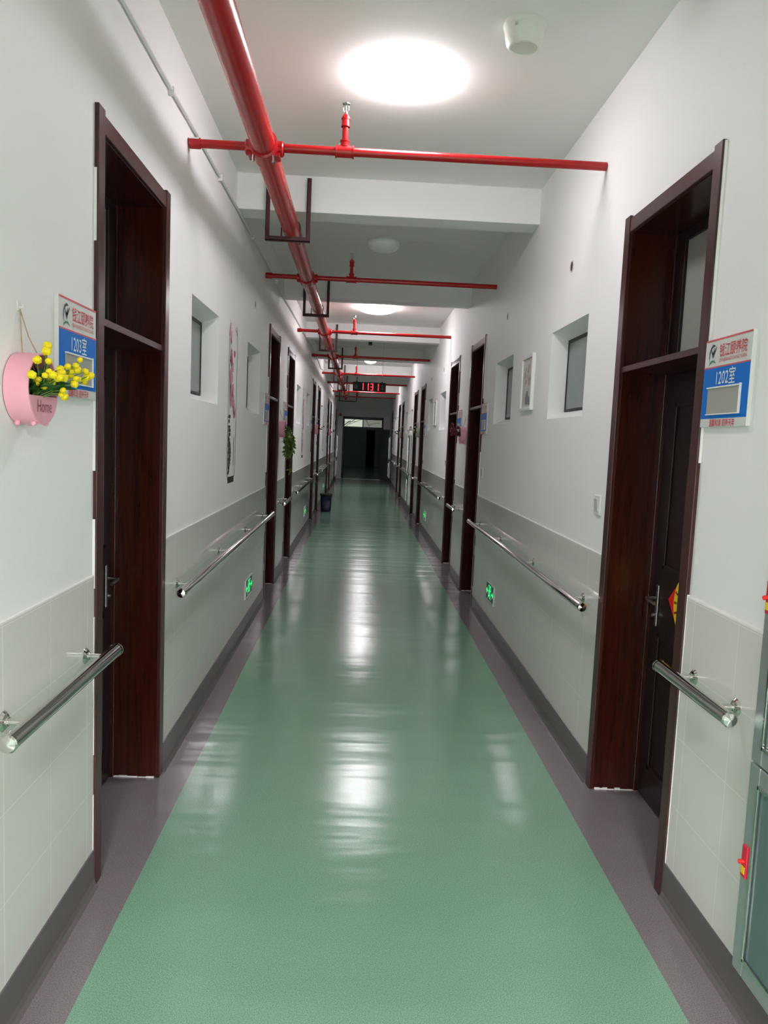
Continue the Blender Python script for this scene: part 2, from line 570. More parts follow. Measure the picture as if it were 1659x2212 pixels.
mb = MB()
mb.box(-3.4, -.64, YE, YE + .2, 0, ZC).box(.885, 3.8, YE, YE + .2, 0, ZC).box(-.64, .885, YE, YE + .2, 2.355, ZC)
struct('wall_end', mb, M['wall'])
mb = MB()
mb.box(-3.4, LX0, YE, LY1 + .2, 0, ZC).box(LX1, 3.8, YE, LY1 + .2, 0, ZC)
struct('wall_lobby_sides', mb, M['lobbywall'])
mb = MB()
wx0, wx1, wz0, wz1 = -.95, 1.3, 2.16, 2.62             # opening of the added far window
mb.box(LX0, .38, LY1, LY1 + .2, 0, 2.03).box(.86, LX1, LY1, LY1 + .2, 0, 2.03)
mb.box(LX0, LX1, LY1, LY1 + .2, 2.03, wz0).box(LX0, wx0, LY1, LY1 + .2, wz0, wz1).box(wx1, LX1, LY1, LY1 + .2, wz0, wz1)
mb.box(LX0, LX1, LY1, LY1 + .2, wz1, ZC)
struct('wall_lobby_far', mb, M['lobbywall'])
# dark room behind the far doorway
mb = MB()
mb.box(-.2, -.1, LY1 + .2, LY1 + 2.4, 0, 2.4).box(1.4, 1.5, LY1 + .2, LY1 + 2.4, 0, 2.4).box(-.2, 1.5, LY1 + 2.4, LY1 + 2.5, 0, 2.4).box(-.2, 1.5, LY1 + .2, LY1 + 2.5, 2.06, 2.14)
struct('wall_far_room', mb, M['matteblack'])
# window added to brighten the transom: glowing panes, frame bars and branches
win = thing('window_1', 'far window glimpsed through the glass above the end doorway', 'window', (0, LY1 + .1, 0), kind='structure')
MB().box(wx0, .12, .06, .07, wz0, wz1).build('pane', M['sky'], win)
MB().box(.12, wx1, .06, .07, wz0, wz1).build('pane', M['skydim'], win)
f = MB()
for x in (wx0, .12, wx1 - .03):
    f.box(x, x + .03, .0, .05, wz0, wz1)
f.box(wx0, wx1, 0, .05, wz0, wz0 + .03).box(wx0, wx1, 0, .05, wz1 - .03, wz1)
f.build('window_frame', M['alu'], win)
f = MB()
for a, b, r in [((-.95, 2.2), (-.55, 2.5), .022), ((-.8, 2.2), (-.3, 2.6), .014), ((-.62, 2.3), (.1, 2.6), .01), ((.3, 2.6), (.5, 2.25), .012), ((.5, 2.25), (.62, 2.36), .01), ((.6, 2.36), (1.1, 2.44), .008), ((-.9, 2.42), (-.2, 2.48), .008)]:
    f.tube([(a[0], .045, a[1]), ((a[0] + b[0]) / 2, .045, (a[1] + b[1]) / 2 + .02), (b[0], .045, b[1])], r, 6)
f.build('branches', M['darkleaf'], win)

# ceiling beams across the corridor
for i, yb in enumerate([1.84, 5.09, 8.14, 11.37, 14.25, 17.64, 20.62, 23.92, 26.7]):
    b = struct('ceiling_beam', MB().box(XL - .01, XR + .01, yb, yb + .21, 3.032, ZC + .01), M['wall'], bevel=.004)

# end doorway: steel frame, transom glass, open leaf and threshold
d = thing('door_17', 'dark steel double doorway standing open at the corridor end', 'door', (0, YE, 0), kind='structure')
f = MB()
f.box(-.66, -.60, -.03, .21, 0, 2.36).box(.83, .89, -.03, .21, 0, 2.36).box(-.66, .89, -.03, .21, 2.285, 2.37).box(-.60, .83, -.03, .1, 1.93, 1.995)
f.build('door_frame', M['doorframe'], d, .003)
m_, nt_, b_ = newmat('clear_glass')
b_.inputs['Transmission Weight'].default_value = 1.0
b_.inputs['Roughness'].default_value = 0.0
b_.inputs['IOR'].default_value = 1.1
M['clear'] = m_
MB().box(-.60, .105, .03, .034, 1.995, 2.285).build('pane', M['clear'], d)
MB().box(.125, .83, .03, .034, 1.995, 2.285).build('pane', M['clear'], d)
MB().box(.105, .125, .02, .045, 1.995, 2.285).build('mullion', M['doorframe'], d)
lf = MB().box(0, .66, -.02, .02, .01, 1.925).build('leaf', M['greydoor'], d, .003)
lf.location = (.84, -.03, 0)
lf.rotation_euler = (0, 0, math.radians(-67))
hd = MB().tube([(.6, -.02, .95), (.6, -.07, .95), (.5, -.07, .95)], .01, 8).build('handle', M['chrome'], lf)
lf = MB().box(-.03, .0, .0, .66, .01, 1.925).build('leaf', M['greydoor'], d, .003)
lf.location = (-.60, .22, 0)
MB().tube([(.0, .06, .95), (.05, .06, .95), (.05, .14, .95)], .012, 8).build('handle', M['chrome'], lf)
MB().box(XL + .03, XR - .03, YE - .12, YE - .05, -.001, .006).build('threshold_strip', M['alu'])
bpy.data.objects['threshold_strip']['kind'] = 'structure'
bpy.data.objects['threshold_strip'].name = 'trim_5'

# ------------------------------------------------------------------ room doors
def room_door(side, y0, y1, far_handle, idx):
    n = idx + 1 + (8 if side == 'R' else 0)
    loc, rz = wall_loc(side, (y0 + y1) / 2, 0)
    lab = 'dark mahogany room door, %s from the near end along the %s' % (ORD[idx], WALLNAME[side])
    d = thing('door_%d' % n, lab, 'door', loc, rz, 'mahogany room doors', 'structure')
    far = (1 if side == 'L' else -1) * (1 if far_handle else -1)   # local x sign of the handle side
    W = (y1 - y0) / 2                                    # casing half width
    o = W - .06                                          # clear opening half width
    cs = MB()
    cs.box(-W, -o, -.014, .004, 0, 2.575).box(o, W, -.014, .004, 0, 2.575)
    cs.build('casing_stile', M['woodface'], d, .003)
    MB().box(-o, o, -.011, .004, 2.502, 2.562).build('casing_head', M['woodface'], d, .003)
    ln = MB()
    for s in (-1, 1):
        a = sorted((s * o, s * (W - .045)))
        ln.box(a[0], a[1], 0, .235, 0.004, 2.51)
        a = sorted((s * (o - .014), s * o))
        ln.box(a[0], a[1], .188, .235, 0.004, 2.502)      # rebate the leaf shuts into
    ln.box(-o, o, 0, .235, 2.498, 2.53)
    ln.build('jamb_lining', M['wood'], d, .002)
    MB().box(-o, o, -.004, .235, 1.905, 1.930).build('transom_bar', M['woodface'], d, .002)
    # fanlight above the bar
    fr = MB()
    q = o - .014
    for a, b, c, e in [(-q, -q + .085, 1.93, 2.498), (q - .085, q, 1.93, 2.498), (-q + .085, q - .085, 1.93, 1.985), (-q + .085, q - .085, 2.455, 2.498)]:
        fr.box(a, b, .195, .235, c, e)
    fl = fr.build('transom_sash', M['wooddark'], d, .002)
    MB().box(-q + .085, q - .085, .208, .214, 1.985, 2.455).build('pane', M['glass_trans'], fl)
    # leaf with sunk panels, a narrow vision glass and a lever handle
    lf = MB()
    lf.box(-q, q, .205, .242, .008, 1.905)
    leaf = lf.build('leaf', M['wooddark'], d, .002)
    pm = MB()
    for a, b, c, e in [(-q + .10, q - .10, .16, .78), (-q + .10, q - .10, 1.06, 1.78)]:
        for k in range(4):
            seg = [(a, b, c, c + .02), (a, b, e - .02, e), (a, a + .02, c, e), (b - .02, b, c, e)][k]
            pm.box(seg[0], seg[1], .197, .206, seg[2], seg[3])
    pm.build('panel_moulding', M['wooddark'], leaf, .002)
    vx = far * (o - .36)
    MB().box(vx - .05, vx + .03, .199, .206, 1.18, 1.50).build('vision_pane', M['glass_dark'], leaf)
    vm = MB()
    for a, b, c, e in [(vx - .065, vx - .05, 1.165, 1.515), (vx + .03, vx + .045, 1.165, 1.515), (vx - .05, vx + .03, 1.165, 1.18), (vx - .05, vx + .03, 1.50, 1.515)]:
        vm.box(a, b, .195, .206, c, e)
    vm.build('vision_frame', M['woodface'], leaf)
    hx = far * (o - .085)
    MB().box(hx - .012, hx + .012, .196, .206, .80, .985).build('handle_plate', M['dull'], leaf, .004)
    MB().tube([(hx, .195, .925), (hx, .150, .925), (hx - far * .02, .146, .925), (hx - far * .10, .146, .922)], .0075, 10).build('handle', M['dull'], leaf)
    MB().lathe([(0, 0), (.008, 0), (.008, .012), (0, .012)], (hx, .195, .85), (0, -1, 0), 12).build('lock_cylinder', M['chrome'], leaf)
    # ragged caulk line where the casing meets the plaster and the floor
    rnd = random.Random(n)
    ck = MB()
    s = 1 if side == 'R' else -1
    z = .05
    while z < 2.5:
        h = min(rnd.uniform(.05, .25), 2.57 - z)
        if rnd.random() < .6:
            a = sorted((s * W, s * (W + rnd.uniform(.002, .006))))
            ck.box(a[0], a[1], -.008, .001, z, z + h)
        z += h
    for s2 in (-1, 1):
        a = 0.01
        while a < .2:
            l = rnd.uniform(.02, .05)
            x = sorted((s2 * (o + .002), s2 * (o - rnd.uniform(.002, .005))))
            ck.box(x[0], x[1], a, a + l, 0, rnd.uniform(.003, .011))
            a += l + rnd.uniform(-.004, .006)
    ck.build('caulk_line', M['caulk'], d)
    return d

for sd in 'LR':
    for i, (a, b, h) in enumerate(DOORS):
        room_door(sd, a, b, h, i)

# ------------------------------------------------------------------ niche windows
for sd in 'LR':
    for i, (a, b) in enumerate(NICHES):
        loc, rz = wall_loc(sd, (a + b) / 2, 0)
        w_ = thing('window_%d' % (2 + i + (8 if sd == 'R' else 0)), 'frosted window in a plaster niche, %s from the near end on the %s' % (ORD[i], WALLNAME[sd]), 'window', loc, rz, 'frosted niche windows', 'structure')
        h = (b - a) / 2
        MB().box(-h + .012, h - .012, .106, .126, 1.797, 2.196).build('pane', M['glass_niche'], w_)
        MB().box(-h, -h + .012, .102, .134, 1.785, 2.212).box(h - .012, h, .102, .134, 1.785, 2.212).box(-h + .012, h - .012, .102, .134, 2.194, 2.212).box(-h + .012, h - .012, .102, .134, 1.785, 1.799).build('window_frame', M['black'], w_)

# ------------------------------------------------------------------ ceiling lamps
def dome(r, h, n=8):
    return [(r * math.cos(t), h * math.sin(t)) for t in [math.pi / 2 * k / n for k in range(n + 1)]]

def ceiling_lamp(x, y, r, h, lit, label, m=None):
    t = thing('ceiling_lamp', label, 'lamp', (x, y, ZC), 0, 'dome lamps on the ceiling')
    MB().lathe([(0, 0), (r * .96, 0), (r * .96, .016), (0, .016)], (0, 0, 0), (0, 0, -1), 40).build('lamp_base', M['white'], t)
    MB().lathe([(r, .012)] + [(a, b + .014) for a, b in dome(r, h)], (0, 0, 0), (0, 0, -1), 40).build('diffuser', m or (M['lit'] if lit else M['offlamp']), t)

ceiling_lamp(.14, 3.66, .20, .065, True, 'large glowing dome lamp on the ceiling nearest the viewer')
ceiling_lamp(.14, 6.62, .143, .085, False, 'small unlit dome lamp on the ceiling between two beams')
ceiling_lamp(.16, 9.88, .245, .065, True, 'glowing dome lamp half hidden behind the second beam')
ceiling_lamp(.165, 16.2, .14, .085, True, 'small glowing dome lamp peeking below the fourth beam', M['litsmall'])
ceiling_lamp(.165, 22.4, .24, .065, True, 'glowing dome lamp deep in the corridor near the clock')
for x, y, nm in ((.1, -2.4, 'nearest the corridor mouth'), (.1, -5.2, 'at the middle of the hall'), (-1.9, -3.8, 'at one side of the hall'), (2.2, -3.8, 'at the other side of the hall')):
    ceiling_lamp(x, y, .30, .085, True, 'glowing dome lamp in the hall behind the viewer, %s' % nm, M['lithall'])

ceiling_lamp(-2.0, 35.0, .22, .065, True, 'dim dome lamp in the dark hall beyond the end doorway', M['litdim'])  # out-of-sight lamp added to lift the far hall's walls

# ------------------------------------------------------------------ sprinkler pipework
PX, PZ = -.503, 2.918
CROSS = [3.71, 6.60, 9.86, 12.79, 16.2, 18.9, 22.4, 25.05]
t = thing('sprinkler_main_pipe', 'thick glossy red pipe running lengthwise under the ceiling', 'pipe', (PX, 0, PZ))
MB().tube([(0, YB + .01, 0), (0, 25.22, 0)], .057, 24).build('pipe', M['pipe'], t)
for yc in CROSS:
    k = MB()
    k.lathe([(.058, -.075), (.068, -.07), (.068, .07), (.058, .075)], (0, yc, 0), (0, 1, 0), 24)
    k.lathe([(.026, .0), (.034, .055), (.036, .085), (.030, .09)], (0, yc, 0), (1, 0, 0), 16)
    k.lathe([(.026, .0), (.034, .055), (.036, .085), (.030, .09)], (0, yc, 0), (-1, 0, 0), 16)
    k.box(-.075, -.05, yc - .04, yc + .04, -.045, -.03).box(.05, .075, yc - .04, yc + .04, -.045, -.03)
    sd_ = k.build('saddle_tee', M['pipe'], t, .002)
    for sx in (-.045, .045):
        MB().tube([(sx, yc - .055, -.05), (sx, yc - .055, -.082)], .006, 6).build('clamp_bolt', M['chrome'], sd_)
MB().tube([(0, 25.22, 0), (0, 25.3, -.0), (0, 25.34, -.03), (0, 25.35, -.09)], .057, 20).build('end_elbow', M['pipe'], t)

def coupling(mb, c, axis, r, L):
    a = Vector(axis)
    mb.lathe([(r, -L / 2), (r * 1.12, -L / 2), (r * 1.12, -L / 2 + .006), (r, -L / 2 + .008), (r, L / 2 - .008), (r * 1.12, L / 2 - .006), (r * 1.12, L / 2), (r, L / 2)], c, axis, 16)

for i, yc in enumerate(CROSS):
    rr = .020
    t = thing('sprinkler_branch_pipe', 'thin red cross pipe with an upright sprinkler, %s from the near end' % ORD[i], 'pipe', (0, yc, PZ + .005), 0, 'red branch pipes across the corridor')
    MB().tube([(XL + .004, 0, 0), (XR - .004, 0, 0)], rr, 14).build('pipe', M['pipe'], t)
    MB().lathe([(rr, 0), (.0255, 0), (.0255, .05), (rr, .05)], (XL + .006, 0, 0), (1, 0, 0), 14).build('wall_end_sleeve', M['pipe'], t)
    if i == 0:
        ar = [(math.cos(q), math.sin(q)) for q in [math.pi * (.2 + .08 * j) for j in range(9)]]
        MB().add([(XL + .005 + e, .0262 * a, .0262 * b) for a, b in ar for e in (0, .048)], [(2 * j, 2 * j + 1, 2 * j + 3, 2 * j + 2) for j in range(8)]).build('bare_paint_patch', M['white'], t)
    sx = -.125
    k = MB()
    coupling(k, (sx, 0, 0), (1, 0, 0), .027, .088)
    coupling(k, (sx, 0, .035), (0, 0, 1), .021, .03)
    k.build('tee_fitting', M['pipe'], t)
    hh = .12
    k = MB().tube([(sx, 0, .03), (sx, 0, hh)], .0145, 12)
    coupling(k, (sx, 0, hh + .012), (0, 0, 1), .019, .04)
    k.lathe([(.017, 0), (.017, .012), (.011, .014), (.011, .02)], (sx, 0, hh + .03), (0, 0, 1), 6, False)
    k.build('riser', M['pipe'], t)
    h0 = hh + .046
    hd = MB().lathe([(.009, 0), (.009, .012), (.006, .014)], (sx, 0, h0), (0, 0, 1), 10)
    for q in (-1, 1):
        hd.tube([(sx + q * .007, 0, h0 + .01), (sx + q * .013, 0, h0 + .022), (sx + q * .013, 0, h0 + .038), (sx + q * .004, 0, h0 + .05)], .0022, 6)
    hd.tube([(sx, 0, h0 + .012), (sx, 0, h0 + .046)], .0026, 6)
    hd.lathe([(0, 0), (.018, 0), (.018, .002), (0, .002)], (sx, 0, h0 + .05), (0, 0, 1), 14)
    hd.build('sprinkler_head', M['chrome'], t)

for i, (yb, xa, xb) in enumerate([(5.065, -.655, -.39), (8.115, -.64, -.39), (11.345, -.645, -.40), (14.225, -.63, -.385), (17.615, -.655, -.405), (20.595, -.645, -.405), (23.895, -.645, -.405), (26.675, -.77, -.17)]):
    lab = 'maroon steel U hanger holding the main pipe at the %s beam' % ORD[i]
    t = thing('pipe_hanger', lab, 'bracket', (0, yb, 0), 0, 'hangers under the main red pipe')
    for x in (xa, xb):
        MB().box(x - .014, x + .014, -.014, -.010, 2.838, 3.235).box(x - .014, x - .010, -.014, .016, 2.838, 3.235).build('upright', M['hang'], t)
    MB().box(xa - .014, xb + .014, -.018, -.014, 2.832, 2.860).box(xa - .014, xb + .014, -.018, .016, 2.832, 2.836).build('cross_bar', M['hang'], t)
    if i < 7:
        pts = [(PX - .062, 0, 2.838)] + [(PX + .062 * math.cos(a), 0, PZ + .062 * math.sin(a)) for a in [math.pi * (1 - k / 10) for k in range(11)]] + [(PX + .062, 0, 2.815)]
        MB().tube(pts, .0045, 6).build('u_bolt', M['hang'], t)

# thin conduit run clipped along one wall
pts = [(YB + .1, 3.0), (2.6, 2.998), (3.16, 2.997), (3.93, 3.012), (5.0, 3.02), (5.45, 3.02), (6.05, 3.03), (6.8, 3.028), (8.0, 3.0), (9.2, 3.015), (10.3, 3.02), (11.3, 3.018), (12.5, 3.06), (14.3, 3.02), (15.6, 2.96), (16.9, 3.03), (18.6, 2.97), (20.3, 2.99), (22, 3.0), (26.5, 3.01)]
cd = thing('cable_conduit', 'thin grey white cable conduit running along the upper wall', 'cable', (XL, 0, 0))
MB().tube([(.011, a, b) for a, b in pts], .0085, 8).build('conduit', M['white'], cd)
for yk, zk in [(3.34, 2.999), (4.45, 3.016), (5.75, 3.025), (7.3, 3.016), (10.3, 3.02), (13.4, 3.04)]:
    MB().box(.0, .024, yk - .008, yk + .008, zk - .022, zk + .012).build('clip', M['white'], cd)

# ceiling detector
t = thing('smoke_detector', 'squat white cone shaped detector fixed to the ceiling beside the lamp', 'detector', (.60, 3.17, ZC))
MB().lathe([(.0, 0), (.084, 0), (.086, .008), (.084, .02), (.080, .024)], (0, 0, 0), (0, 0, -1), 32).build('mounting_base', M['smoke'], t)
MB().lathe([(.080, .022), (.079, .04), (.072, .075), (.062, .092), (.056, .095), (.054, .09), (.0, .088)], (0, 0, 0), (0, 0, -1), 32).build('housing', M['smoke'], t)
MB().box(.045, .055, -.055, -.045, .02, .03).build('indicator', M['greyplast'], t).location = (-.1, -.02, -.06)

# ------------------------------------------------------------------ handrails
def handrail(side, y0, y1, flanges, label, group):
    loc, rz = wall_loc(side, (y0 + y1) / 2, .838)
    t = thing('handrail', label, 'handrail', loc, rz, group)
    sg = 1 if side == 'L' else -1
    h = (y1 - y0) / 2
    oy = -.082
    MB().tube([(-h + .004, oy, 0), (h - .004, oy, 0)], .0212, 20).build('rail', M['chrome'], t)
    for s in (-1, 1):
        MB().lathe([(.0225, -.006), (.0228, .002), (.019, .006), (0, .009)], (s * h, oy, 0), (s, 0, 0), 20).build('end_cap', M['chrome'], t)
    for fy in flanges:
        x = sg * (fy - (y0 + y1) / 2)
        b = MB().tube([(x, -.004, -.002), (x, oy + .012, -.002)], .0092, 12).build('bracket', M['chrome'], t)
        MB().lathe([(0, .0), (.026, .0), (.026, .004), (.020, .010), (.012, .012), (.012, .017), (.0, .017)], (x, -.004, -.002), (0, -1, 0), 20).build('flange', M['chrome'], b)

SHORT = {'L': 'short steel handrail on the narrow pier, %s from the near end, %s', 'R': 'short steel handrail on the narrow pier, %s from the near end, %s'}
n_ = 0
for k in range(5):
    for sd in 'LR':
        ya, yb2 = (1.683, 2.452) if sd == 'L' else (1.975, 2.466)
        if k:
            ya, yb2 = (7.96, 8.70) if sd == 'L' else (8.10, 8.66)
            ya += T * (k - 1)
            yb2 += T * (k - 1)
        if ya > 27:
            continue
        fl = (1.82, 2.38) if (sd == 'L' and k == 0) else ((2.084, 2.36) if k == 0 else (ya + .11, yb2 - .09))
        handrail(sd, ya, yb2, fl, 'short steel handrail on the narrow pier, %s from the near end, %s' % (ORD[k], WALLNAME[sd]), 'short handrails between paired doors')
        if k < 4:
            a, b = (3.36 + T * k, 6.955 + T * k)
            handrail(sd, a, b, [3.59 + T * k, 4.65 + T * k, 5.742 + T * k, 6.762 + T * k], 'long steel handrail with four brackets, %s from the near end, %s' % (ORD[k], WALLNAME[sd]), 'long handrails between doors')

# ------------------------------------------------------------------ room signs
def room_sign(side, y, number, label):
    loc, rz = wall_loc(side, y, 1.795)
    t = thing('room_sign', label, 'sign', loc, rz, 'room signs beside the doors')
    W, H, D = .148, .140, .013
    MB().box(-W, W, -D, 0, -H, H).build('board', [M['signface']], t, .0015)
    y1 = -D - .0006
    k = MB().box(-W + .002, W - .002, y1 - .0004, y1 + .0004, .048, .0525).box(-W + .002, W - .002, y1 - .0004, y1 + .0004, H - .006, H - .0005)
    k.build('red_line', M['signpink'], t)
    MB().box(-W + .002, W - .002, y1 - .0002, y1 + .0005, -.113, .048).build('blue_field', M['blue'], t)
    def put(name, me, x, z, dy=0.):
        o = link(name, me, t)
        o.location = (x, -D - .0016 - dy, z)
        return o
    put('name_lettering', text_mesh('钱江颐养院', .044, M['signred'], .004, .78), .035, .096)
    put('romanised_lettering', text_mesh('QIANJIANGYIYANGYUAN', .0155, M['signpink'], .002, .95), .035, .069)
    put('slogan', text_mesh('温馨和谐 颐养天年', .025, M['signred'], .006, .80), .0, -.129)
    if number:
        put('number_lettering', text_mesh(number, .056, M['number'], .006, .78), .0, .012)
    # emblem: a bowed figure with raised arms over a green arc
    b = MB()
    b.ribbon([(-.113, .070), (-.116, .085), (-.114, .100), (-.106, .113), (-.095, .120), (-.083, .118)], [.001, .004, .005, .006, .008, .004])
    b.ribbon([(-.106, .108), (-.100, .098), (-.094, .090)], [.003, .005, .006])
    b.ribbon([(-.070, .115), (-.080, .102), (-.090, .092)], [.002, .006, .007])
    b.ribbon([(-.084, .112), (-.088, .102), (-.091, .092)], [.003, .004, .006])
    b.ribbon([(-.092, .095), (-.092, .085), (-.091, .078)], [.012, .008, .001])
    e = b.build('emblem_figure', M['signblack'], t)
    e.location = (0, -D - .0016, 0)
    e = MB().ribbon([(-.117, .057), (-.110, .065), (-.098, .0705), (-.085, .070), (-.070, .062)], [.001, .005, .006, .005, .001]).build('emblem_arc', M['signgreen'], t)
    e.location = (0, -D - .0016, 0)
    # clear card holder with a grey slip
    MB().box(-.103, .103, -D - .004, -D - .001, -.098, -.018).build('card_slip', M['holder'], t)
    MB().box(-.106, .106, -D - .008, -D - .001, -.018, -.013).box(.103, .108, -D - .008, -D - .001, -.102, -.011).box(-.106, .106, -D - .006, -D - .001, -.102, -.098).build('card_holder', M['white'], t, .001)

SIGN_Y = [2.295, 6.832]
for k in range(4):
    for j, base in enumerate(SIGN_Y if k == 0 else (8.56 - T, 6.832)):
        i = 2 * k + j
        for sd in 'LR':
            num = {('L', 0): '1203室', ('R', 0): '1202室'}.get((sd, i))
            if num:
                lab = 'blue and white room sign reading %s beside a mahogany door' % num[:4]
            else:
                lab = 'blue and white room sign, %s from the near end along the %s' % (ORD[i], WALLNAME[sd])
            yy = base + T * k
            if sd == 'R' and i == 0:
                yy = 2.311
            room_sign(sd, yy, num, lab)

# ------------------------------------------------------------------ hanging planters
def planter(side, y, z, m, label, word=True):
    loc, rz = wall_loc(side, y, z)
    t = thing('hanging_planter', label, 'planter', loc, rz, 'round planters hung on the wall')
    R, D = .089, .062
    k = MB()
    n = 40
    k.lathe([(R, -.002), (R, -D), (R - .004, -D), (R - .004, -.006), (0, -.006)], (0, 0, 0), (0, 1, 0), n)
    k.build('drum', m, t)
    MB().lathe([(0, -.0075), (R - .0045, -.0075)], (0, 0, 0), (0, 1, 0), n).build('inside_back', M['inner'] if m is M['pink'] else m, t)
    zc = -.018
    a0 = math.asin(zc / R)
    seg = [((R - .003) * math.cos(a), (R - .003) * math.sin(a)) for a in [a0 - (math.pi + 2 * a0) * k_ / 18 for k_ in range(19)]]
    MB().prism([(p[0], p[1]) for p in seg], 'y', -D - .001, -D + .003).build('front_panel', m, t)
    if word:
        o = link('word_lettering', text_mesh('Home', .044, M['pinkdark'], 0, .8), t)
        o.location = (0.002, -D - .0018, -.044)
    for sx, sy in ((-.035, -.012), (.035, -.012), (-.035, -D + .01), (.035, -D + .01)):
        MB().ball((sx, sy, -math.sqrt(R * R - sx * sx) - .004), .0075, 10, 6).build('foot', m, t)
    k = MB()
    s = 1 if side == 'L' else -1
    k.tube([(0, -.004, .195), (-.012, -.012, .13), (-.020, -.018, R - .003)], .0016, 5).tube([(0, -.004, .195), (.010, -.02, .13), (.018, -.04, R - .003)], .0016, 5)
    k.build('rope', M['rope'], t)
    MB().tube([(0, 0, .20), (0, -.012, .20), (0, -.012, .208)], .002, 6).box(-.008, .008, -.002, 0, .19, .215).build('hook', M['white'], t)
    return t

def to_local(side, y, z, dx, x):
    """corridor position at distance dx from the wall -> local frame of a thing at (y, z)"""
    return None

planter('L', 1.93, 1.660, M['pink'], 'pink round tin planter lettered Home holding yellow flowers')
planter('L', 8.10, 1.634, M['pink'], 'pink round tin planter with a trailing green vine')
planter('R', 8.08, 1.648, M['pink'], 'pink round tin planter with dark red flowers')
planter('L', 14.38, 1.70, M['pink'], 'pink round tin planter with dark sprigs, beside the fourth decal wall door')
planter('L', 20.66, 1.69, M['pink'], 'farthest pink round tin planter, beside the sixth decal wall door')
planter('R', 14.42, 1.72, M['whitetin'], 'cream round tin planter beside the fourth picture wall door', False)
planter('R', 20.7, 1.70, M['whitetin'], 'cream round tin planter far down the framed picture wall', False)

def bouquet(name, label, cat, side, y, z, heads, petal, leafm, seed, nleaf=60, head_r=.0092):
    """heads: (dx from wall, y, z)"""
    rnd = random.Random(seed)
    loc, rz = wall_loc(side, y, z)
    t = thing(name, label, cat, loc, rz)
    sg = 1 if side == 'L' else -1
    L = lambda dx, yy, zz: Vector((sg * (yy - y), -dx, zz - z))
    root = Vector((0, -.036, -.03))
    st, lv = MB(), MB()
    balls = []
    for k in range(3):
        bm = MB()
        bm.ball((0, 0, 0), 1.0, 14, 10, .16, rnd)
        for q in range(26):
            a, b = rnd.uniform(0, 6.28), math.acos(rnd.uniform(-1, 1))
            bm.ball((.88 * math.sin(b) * math.cos(a), .88 * math.sin(b) * math.sin(a), .88 * math.cos(b)), .27, 6, 4)
        balls.append(bm.mesh('blossom', petal))
    for i, hpos in enumerate(heads):
        p = L(*hpos)
        mid = root.lerp(p, .5) + Vector((rnd.uniform(-.01, .01), -.01, .012))
        st.tube([root + Vector((rnd.uniform(-.03, .03), 0, 0)), mid, p], .0016, 5, False)
        o = link('blossom', balls[i % 3], t)
        o.location = p
        s = head_r * rnd.uniform(.75, 1.2)
        o.scale = (s, s, s * .9)
    for k in range(nleaf):
        p = root + Vector((rnd.uniform(-.05, .05), rnd.uniform(-.024, .012), rnd.uniform(.014, .026)))
        d = Vector((rnd.uniform(-.9, .9), rnd.uniform(-.8, .1), rnd.uniform(.15, 1.1)))
        Ln = rnd.uniform(.035, .085)
        tip = p + d.normalized() * Ln
        inside = tip.y > -.066
        if (inside and math.hypot(tip.x, tip.z) > .072) or tip.y > -.016 or (tip.z < -.012 and tip.y > -.075):
            continue
        lv.leaf(p, d, Vector((rnd.uniform(-.3, .3), -.3, 1)), Ln, rnd.uniform(.008, .014))
    st.build('stems', M['stem'], t, fix=False)
    lv.build('foliage', leafm, t, fix=False)
    return t

HEADS = [(0.088, 1.89, 1.767), (0.096, 1.864, 1.749), (0.08, 1.85, 1.726), (0.101, 1.866, 1.725), (0.081, 1.817, 1.688), (0.073, 1.875, 1.681), (0.077, 1.893, 1.666), (0.103, 1.838, 1.689), (0.091, 1.893, 1.7), (0.089, 1.892, 1.687), (0.117, 1.85, 1.692), (0.11, 1.913, 1.711), (0.118, 1.875, 1.685), (0.114, 1.923, 1.691), (0.124, 1.924, 1.719), (0.113, 1.974, 1.7), (0.129, 1.964, 1.725), (0.136, 1.974, 1.741), (0.126, 1.991, 1.693), (0.132, 2.022, 1.716), (0.13, 2.036, 1.701), (0.112, 2.071, 1.691), (0.133, 1.944, 1.677), (0.117, 1.912, 1.659), (0.11, 1.938, 1.644), (0.106, 1.972, 1.702), (0.123, 1.886, 1.7)]
rj = random.Random(21)
HEADS += [(a + rj.uniform(-.012, .012), b + rj.uniform(-.016, .016), c + rj.uniform(-.012, .014)) for a, b, c in rj.sample(HEADS, 14)]
bouquet('artificial_flowers', 'bunch of yellow pompom flowers in the nearest pink planter', 'flowers', 'L', 1.93, 1.66, HEADS, M['yellow'], M['leaf'], 5, 260)
rn = random.Random(9)
bouquet('artificial_flowers', 'dark red flowers spilling from a pink planter on the framed picture wall', 'flowers', 'R', 8.08, 1.648, [(.08 + rn.uniform(0, .09), 8.08 + rn.uniform(-.09, .09), 1.64 + rn.uniform(0, .13)) for _ in range(14)], M['redpetal'], M['darkleaf'], 6, 30, .018)
bouquet('dried_sprigs', 'dark sprigs in the planter by the fourth decal wall door', 'plant', 'L', 14.38, 1.70, [(.08 + rn.uniform(0, .1), 14.4 + rn.uniform(-.08, .08), 1.70 + rn.uniform(0, .1)) for _ in range(6)], M['darkleaf'], M['darkleaf'], 7, 24, .014)
bouquet('dried_sprigs', 'dark sprigs in the farthest pink planter', 'plant', 'L', 20.66, 1.69, [(.08 + rn.uniform(0, .1), 20.68 + rn.uniform(-.08, .08), 1.69 + rn.uniform(0, .1)) for _ in range(6)], M['darkleaf'], M['darkleaf'], 8, 24, .014)
bouquet('dried_sprigs', 'dark and pale sprigs in the nearer cream planter', 'plant', 'R', 14.42, 1.72, [(.08 + rn.uniform(0, .12), 14.42 + rn.uniform(-.1, .1), 1.72 + rn.uniform(0, .12)) for _ in range(8)], M['paper'], M['darkleaf'], 9, 26, .018)
